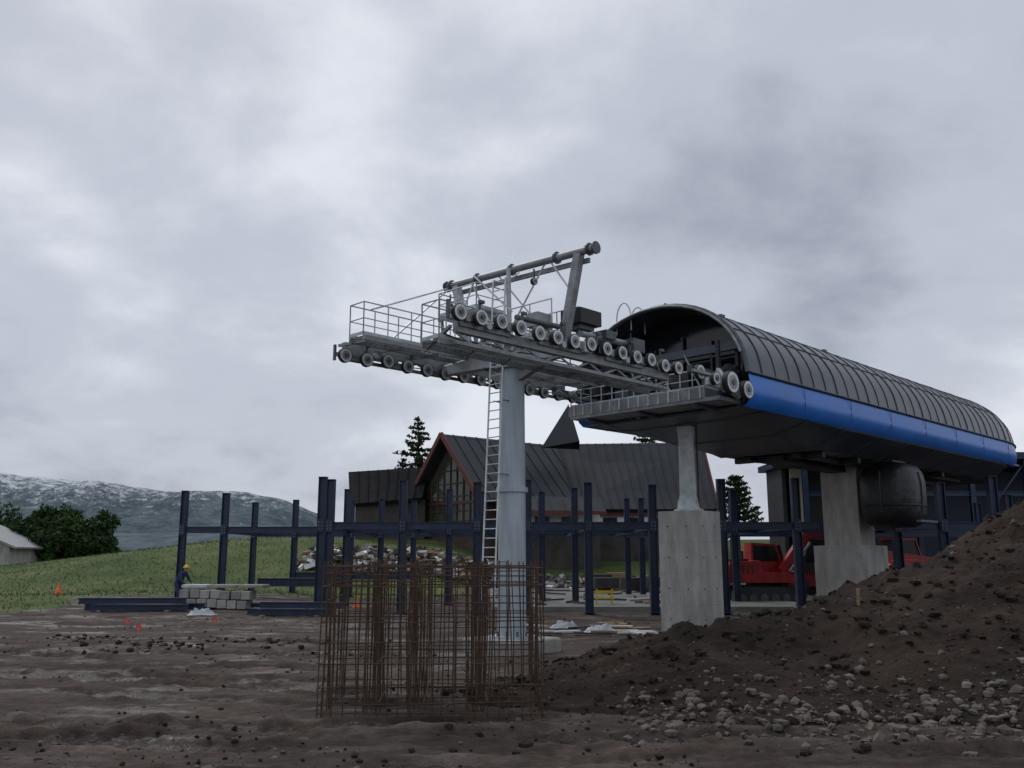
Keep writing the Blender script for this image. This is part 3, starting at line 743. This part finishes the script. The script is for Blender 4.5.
g=[at_(0,-hwid,base),at_(0,-hwid,ze),at_(0,0,zr-.2),at_(0,hwid,ze),at_(0,hwid,base)]
bk=[p+d*(Lr-.5) for p in g]
b.add(g+bk,[(0,1,2,3,4),(9,8,7,6,5),(0,5,6,1),(4,3,8,9)],'lwall')
b.box((7.9,62,3.9),(9.4,9,1.6),'white'); b.box((7.9,62,2.1),(9.38,8.98,2.0),'stone'); b.box((-7.7,58.8,3.6),(4.4,3.0,3.2),'stone')
b.box((2.2,54.9,3.75),(6.2,1.2,1.1),'white',.28); b.box((2.2,54.9,2.0),(6.18,1.18,2.4),'stone',.28)
b.build('walls',LD)
b=MB()
for s in(-1,1):
    p=at_(-.85,0,zr+.0);q=at_(-.85,s*(hwid+.5),ze-.42); b.beam(p,q,.12,.30,'ltrim')
    b.beam(at_(-.1,s*hwid*.95,base),at_(-.1,s*hwid*.95,ze-.1),.2,.2,'ltrim')
b.beam(at_(-.1,-hwid,4.9),at_(-.1,hwid,4.9),.12,.16,'ltrim')
b.beam((3.2,57.4,4.35),(12.9,57.4,4.35),.12,.34,'ltrim'); b.beam((-.8,52.0,4.2),(5.6,53.8,4.2),.1,.2,'ltrim'); b.beam((12.95,61,9.3),(12.95,57,4.6),.12,.3,'ltrim')
b.build('fascia',LD)
b=MB()
w_=hwid*.8
gl=[at_(-.06,-w_,3.0),at_(-.06,-w_,5.2),at_(-.06,0,8.3),at_(-.06,w_,5.2),at_(-.06,w_,3.0)]
b.add(gl,[(0,1,2,3,4)],'lglass')
for i in range(9):
    s=-w_+2*w_*i/8; zt=8.3-(abs(s)/w_)*3.1; b.beam(at_(-.1,s,3.0),at_(-.1,s,zt),.07,.07,'lwall')
for z in(3.8,4.4,5.3,6.1,6.9):
    ww=w_ if z<5.2 else w_*(8.3-z)/3.1; b.beam(at_(-.11,-ww,z),at_(-.11,ww,z),.06,.06,'lwall')
for x in(4.6,6.2,7.8,9.4,11): b.box((x,57.48,3.7),(.9,.04,.8),'glass')
for x in(.2,1.8,3.4): b.box((x,54.2+(x-2.2)*.29,3.7),(.9,.05,.6),'glass',.28)
b.build('windows',LD)

HS=empty('small_house',(-50.2,86,0))
b=MB(); g=gh(-49,86)
b.prism([(-4.6,g-1),(4.6,g-1),(4.6,g+2.0),(0,g+3.7),(-4.6,g+2.0)],'y',-3,3,'concrete'); b.build('walls',HS)
b=MB(); quadroof(b,[(0,-3.4,g+3.9),(0,3.4,g+3.9),(5.4,3.4,g+1.7),(5.4,-3.4,g+1.7)],'groof'); quadroof(b,[(0,-3.4,g+3.9),(0,3.4,g+3.9),(-5.4,3.4,g+1.7),(-5.4,-3.4,g+1.7)],'groof'); b.build('roof',HS)
b=MB()
for x in(-2.6,0,2.6): b.box((x,-3.02,g+1.1),(1.2,.05,1.0),'glass')
b.build('windows',HS)

SH=empty('storage_shed',(0,0,0))
b=MB()
b.box((23.2,43,6.05),(21,7,.3),'navy'); b.build('roof',SH)
b=MB(); b.box((23.4,46,3),(20,.2,5.8),'navy'); b.box((15.6,43.6,3),(3.6,.2,5.8),'dark'); b.box((13.6,43.0,4.0),(.7,.08,3.9),'cream'); b.box((13.05,44.6,3),(.2,2.6,5.8),'dark'); b.build('walls',SH)
b=MB()
for i in range(9):
    x=12.95+i*2.45; b.ibeam((x,39.9,-.3),(x,39.9,5.88),.22,.22,'navy')
for z in(2.8,4.4): b.ibeam((12.95,39.9,z),(32.5,39.9,z),.14,.2,'navy')
for i in range(4): b.beam((15.4+i*4.9,39.9,2.8),(17.85+i*4.9,39.9,5.8),.08,.08,'navy')
b.build('columns',SH)

# ------------------------------------------------------------ trees
def leaf(b,p,s,k,droop=0):
    n=Vector((random.gauss(0,1),random.gauss(0,1),random.gauss(0,1)+.5)).normalized(); a=n.orthogonal().normalized(); q=Matrix.Rotation(random.random()*6.28,3,n); a=q@a; c=n.cross(a)
    b.add([p-a*s,p+c*s*.45,p+a*s,p-c*s*.45],[(0,1,2,3)],k)
def conifer(name,x,y,h,r,g=None,up=0):
    b=MB(); g=gh(x,y) if g is None else g
    b.cyl((x,y,g-.2),(x,y,g+h),.02*h,'bark',.02,8)
    z=.12*h
    while z<h*.99:
        f=1-z/h; n=int(5+5*f)
        for i in range(n):
            a=random.random()*6.28; L=r*(f**.7)*random.uniform(.45,1.25)+.05; dv=Vector((math.cos(a),math.sin(a),-.18+up+.45*(1-f)))
            p0=Vector((x,y,g+z)); b.cyl(p0,p0+dv*L,.012*h*f*.6+.006,'bark',.004,4,False)
            m=max(4,int(L*17))
            for j in range(m):
                t=(j+.5)/m; w=.20*L*(1-t*.6)+.04
                leaf(b,p0+dv*L*t+Vector((random.gauss(0,w*.5),random.gauss(0,w*.5),random.gauss(0,.05)-.05*t)),.10+.012*h,'pine')
        z+=h*.034+random.random()*h*.012
    b.build(name)
conifer('pine_tree',-6.9,66,9.0,3.0); conifer('pine_tree',-5.7,67.5,6.9,2.3); conifer('pine_tree',-8.0,66,5.9,2.0)
conifer('pine_tree',10.7,72,10.0,2.4)
def araucaria(x,y,h,r):
    b=MB(); g=gh(x,y); b.cyl((x,y,g-.2),(x,y,g+h*.95),.13,'bark',.05,8)
    for lv in range(9):
        z=h*(.45+.06*lv); L0=r*(1-.09*lv)
        for i in range(11):
            a=random.random()*6.28; L=L0*random.uniform(.8,1.1); pp=Vector((x,y,g+z)); prev=pp
            for j in range(1,7):
                t=j/6; p=pp+Vector((math.cos(a)*L*t,math.sin(a)*L*t,-.25*L*t+.45*L*t*t)); b.cyl(prev,p,.035,'bark',n=4,cap=False)
                for q in range(5): leaf(b,p.lerp(prev,random.random())+Vector([random.gauss(0,.06) for _ in range(3)]),.14,'pine')
                prev=p
    b.build('araucaria_tree')
araucaria(13.9,56,6.8-gh(13.9,56),1.6)
def broad(x,y,h,r,b):
    g=gh(x,y); b.cyl((x,y,g-.3),(x,y,g+h*.6),.05*h,'bark',.02*h,7)
    cl=[]
    for i in range(20):
        a=random.random()*6.28; e=random.uniform(-1,1); rr=r*random.uniform(.2,.85)
        c=Vector((x+math.cos(a)*rr,y+math.sin(a)*rr,g+h*.5+h*.40*e*(1-.3*rr/r))); cl.append(c); b.cyl((x,y,g+h*.4),c,.02*h,'bark',.01,5,False)
    for c in cl:
        s=r*random.uniform(.28,.5)
        for j in range(85):
            v=Vector([random.gauss(0,1) for _ in range(3)]).normalized()*s*random.uniform(.5,1.1); leaf(b,c+v,.26,'leafy')
b=MB()
for i,(x,y,h,r) in enumerate([(-52.5,93,6.2,2.4),(-51,93,5.6,2.3),(-48.7,95,5.4,2.4),(-46.4,92,5.3,2.2),(-44.0,93,4.4,2.2),(-54,92,5.8,2.3),(-47.5,90,4.2,2.0),(-42.2,94,6.0,1.7),(-49.8,91,4.6,2.1),(-58,95,5,2.4),(-45.3,89,3.3,1.8),(-42.5,91,3.2,1.8),(-48.2,97,7.0,1.9),(-40.8,92,2.8,1.5),(-50.0,97,6.6,1.7),(-44.9,96,6.0,1.6)]): broad(x,y,h,r,b)
b.build('trees')
b=MB()
for i in range(14000):
    y=random.uniform(22,62); x=random.uniform(-.62,-.03)*y
    e=nz(x,y,.12,4)*5+nz(x,y,.5,8)*2
    if max(ss(33,37,y+e+.1*(-x-10)),ss(22,27,y+e)*ss(-13,-17,x+e*.4)*.6)<random.random()+.1: continue
    if -1<x: continue
    g=gh(x,y); s=random.uniform(.04,.13); a=random.random()*3.14
    for q in range(3):
        dx=math.cos(a+q)*s*.3;dy=math.sin(a+q)*s*.3
        b.add([(x-dx*.4,y-dy*.4,g),(x+dx*.4,y+dy*.4,g),(x+dx*1.5+random.gauss(0,.03),y+dy*1.5,g+s)],[(0,1,2)],'grassb')
b.build('grass')

# ------------------------------------------------------------ mountains
def mtn(name,prof_,yb,yt,ye,mt,amp,x0,x1,nx=170,ny=60,zb=-14):
    vs=[]
    for j in range(ny):
        t=j/(ny-1)
        for i in range(nx):
            x=x0+(x1-x0)*i/(nx-1); y=yb+(ye-yb)*t
            H=interp(prof_,x*1500/yt) *yt/1500
            k=ss(yb,yt,y) if y<yt else 1-.6*ss(yt,ye,y)
            n=noise.fractal(Vector((x*.0045,y*.0045,3)),1.0,2.1,6)
            rd=1-abs(noise.noise(Vector((x*.006,y*.003,8))))*2
            vs.append((x,y,zb+(H-zb)*k*(1)+ (n*amp+rd*amp*.6-amp*.6)*min(1,k*1.3)*(.35+.65*(1-k**6))+1.5*k*noise.noise(Vector((x*.05,y*.05,1)))))
    fs=[(j*nx+i,j*nx+i+1,(j+1)*nx+i+1,(j+1)*nx+i) for j in range(ny-1) for i in range(nx-1)]
    me=bpy.data.meshes.new(name); me.from_pydata(vs,[],fs); me.polygons.foreach_set('use_smooth',[True]*len(fs)); me.materials.append(mt)
    o=bpy.data.objects.new(name,me); scene.collection.objects.link(o)
def mmat(name,snow):
    m=bpy.data.materials.new(name); m.use_nodes=True; nt=m.node_tree;N=nt.nodes;L=nt.links;b=N['Principled BSDF']; b.inputs['Roughness'].default_value=.95; b.inputs['Specular IOR Level'].default_value=.1
    tc=N.new('ShaderNodeTexCoord'); n=N.new('ShaderNodeTexNoise'); n.inputs['Scale'].default_value=.035; n.inputs['Detail'].default_value=13; n.inputs['Roughness'].default_value=.85; L.new(tc.outputs['Object'],n.inputs['Vector'])
    r=N.new('ShaderNodeValToRGB'); r.color_ramp.elements[0].color=(.042,.065,.082,1); r.color_ramp.elements[1].color=(.12,.15,.165,1); r.color_ramp.elements[0].position=.42; r.color_ramp.elements[1].position=.60; L.new(n.outputs['Fac'],r.inputs['Fac'])  # forest tones with bluish distance haze painted into the base colour
    if snow:
        sx=N.new('ShaderNodeSeparateXYZ'); L.new(tc.outputs['Object'],sx.inputs[0]); mr=N.new('ShaderNodeMapRange'); mr.inputs['From Min'].default_value=15; mr.inputs['From Max'].default_value=125; mr.inputs['To Min'].default_value=-.14; mr.inputs['To Max'].default_value=.05; L.new(sx.outputs['Z'],mr.inputs['Value'])
        n2=N.new('ShaderNodeTexNoise'); n2.inputs['Scale'].default_value=.06; n2.inputs['Detail'].default_value=14; n2.inputs['Roughness'].default_value=.9; L.new(tc.outputs['Object'],n2.inputs['Vector'])
        a=N.new('ShaderNodeMath'); a.operation='ADD'; L.new(n2.outputs['Fac'],a.inputs[0]); L.new(mr.outputs['Result'],a.inputs[1])
        r2=N.new('ShaderNodeValToRGB'); r2.color_ramp.elements[0].position=.50; r2.color_ramp.elements[1].position=.57; L.new(a.outputs[0],r2.inputs['Fac'])
        mx=N.new('ShaderNodeMix'); mx.data_type='RGBA'; L.new(r2.outputs['Color'],mx.inputs['Factor']); L.new(r.outputs['Color'],mx.inputs['A']); mx.inputs['B'].default_value=(.55,.59,.63,1); L.new(mx.outputs['Result'],b.inputs['Base Color'])
    else: L.new(r.outputs['Color'],b.inputs['Base Color'])
    return m
mtn('mountains',[(-3000,90),(-1400,120),(-1000,138),(-840,132),(-740,134),(-640,116),(-540,108),(-430,104),(-370,88),(-320,64),(-270,35),(-200,8),(0,-14),(600,0),(1500,40),(2600,60)],1000,1500,1900,mmat('mountain_forest_snow',True),34,-2600,2600,420,80)
mtn('foothills',[(-3000,60),(-1400,50),(-900,42),(-700,38),(-520,48),(-430,58),(-360,48),(-300,25),(-220,0),(0,-30),(600,-14),(2000,20)],500,760,950,mmat('foothill_forest',False),12,-1300,1300,260,50)

# ------------------------------------------------------------ sky
w=bpy.data.worlds.new('World'); scene.world=w; w.use_nodes=True; nt=w.node_tree;N=nt.nodes;L=nt.links
for n in list(N): N.remove(n)
out=N.new('ShaderNodeOutputWorld')
sky=N.new('ShaderNodeTexSky'); sky.sky_type='NISHITA'; sky.sun_disc=False; sky.sun_elevation=R(48); sky.sun_rotation=R(-35)
bg1=N.new('ShaderNodeBackground'); bg1.inputs['Strength'].default_value=.1; L.new(sky.outputs[0],bg1.inputs[0])
tc=N.new('ShaderNodeTexCoord'); sp=N.new('ShaderNodeSeparateXYZ'); L.new(tc.outputs['Generated'],sp.inputs[0])
def mth(op,a,b_=None,c=None):
    n=N.new('ShaderNodeMath'); n.operation=op
    for i,v in enumerate((a,b_,c)):
        if v is None: continue
        if isinstance(v,(int,float)): n.inputs[i].default_value=v
        else: L.new(v,n.inputs[i])
    return n.outputs[0]
zc=mth('ADD',mth('MAXIMUM',sp.outputs['Z'],0),.40)
px=mth('DIVIDE',sp.outputs['X'],zc); py=mth('DIVIDE',sp.outputs['Y'],zc)
cb=N.new('ShaderNodeCombineXYZ'); L.new(px,cb.inputs[0]); L.new(py,cb.inputs[1])
def cn(s,d,r,off,dist=0):
    mp=N.new('ShaderNodeMapping'); mp.inputs['Location'].default_value=off; L.new(cb.outputs[0],mp.inputs[0]); n=N.new('ShaderNodeTexNoise'); n.inputs['Scale'].default_value=s; n.inputs['Detail'].default_value=d; n.inputs['Roughness'].default_value=r; n.inputs['Distortion'].default_value=dist; L.new(mp.outputs[0],n.inputs['Vector']); return n.outputs['Fac']
big=cn(1.1,3,.45,(3.2,1.1,0),.1); med=cn(3.0,9,.54,(1.0,5.0,0),.15)
f=mth('ADD',mth('MULTIPLY',big,.58),mth('MULTIPLY',med,.42))
r=N.new('ShaderNodeValToRGB'); cr=r.color_ramp; cr.interpolation='EASE'
cr.elements.new(.5)
for e,(p,c) in zip(cr.elements,[(.34,(.33,.36,.435)),(.47,(.53,.565,.645)),(.61,(.78,.815,.88))]): e.position=p; e.color=(*c,1)
L.new(f,r.inputs['Fac'])
bg2=N.new('ShaderNodeBackground'); L.new(r.outputs['Color'],bg2.inputs[0]); bg2.inputs['Strength'].default_value=1
mxs=N.new('ShaderNodeMixShader'); mxs.inputs[0].default_value=.94; L.new(bg1.outputs[0],mxs.inputs[1]); L.new(bg2.outputs[0],mxs.inputs[2]); L.new(mxs.outputs[0],out.inputs[0])
sl=bpy.data.lights.new('sun','SUN'); sl.energy=1.2; sl.angle=R(18); sl.color=(1,.96,.9); so=bpy.data.objects.new('sun',sl); scene.collection.objects.link(so)
el,az=R(48),R(-35); dirv=Vector((math.sin(az)*math.cos(el),math.cos(az)*math.cos(el),math.sin(el)))
so.rotation_euler=dirv.to_track_quat('Z','Y').to_euler()
# ------------------------------------------------------------ camera
cd=bpy.data.cameras.new('camera'); cd.lens=31.64; cd.sensor_width=36; cd.clip_end=9000; cd.clip_start=.1
co=bpy.data.objects.new('camera',cd); scene.collection.objects.link(co); co.location=(0,0,1.7); co.rotation_euler=(R(90+10.82),0,0); scene.camera=co
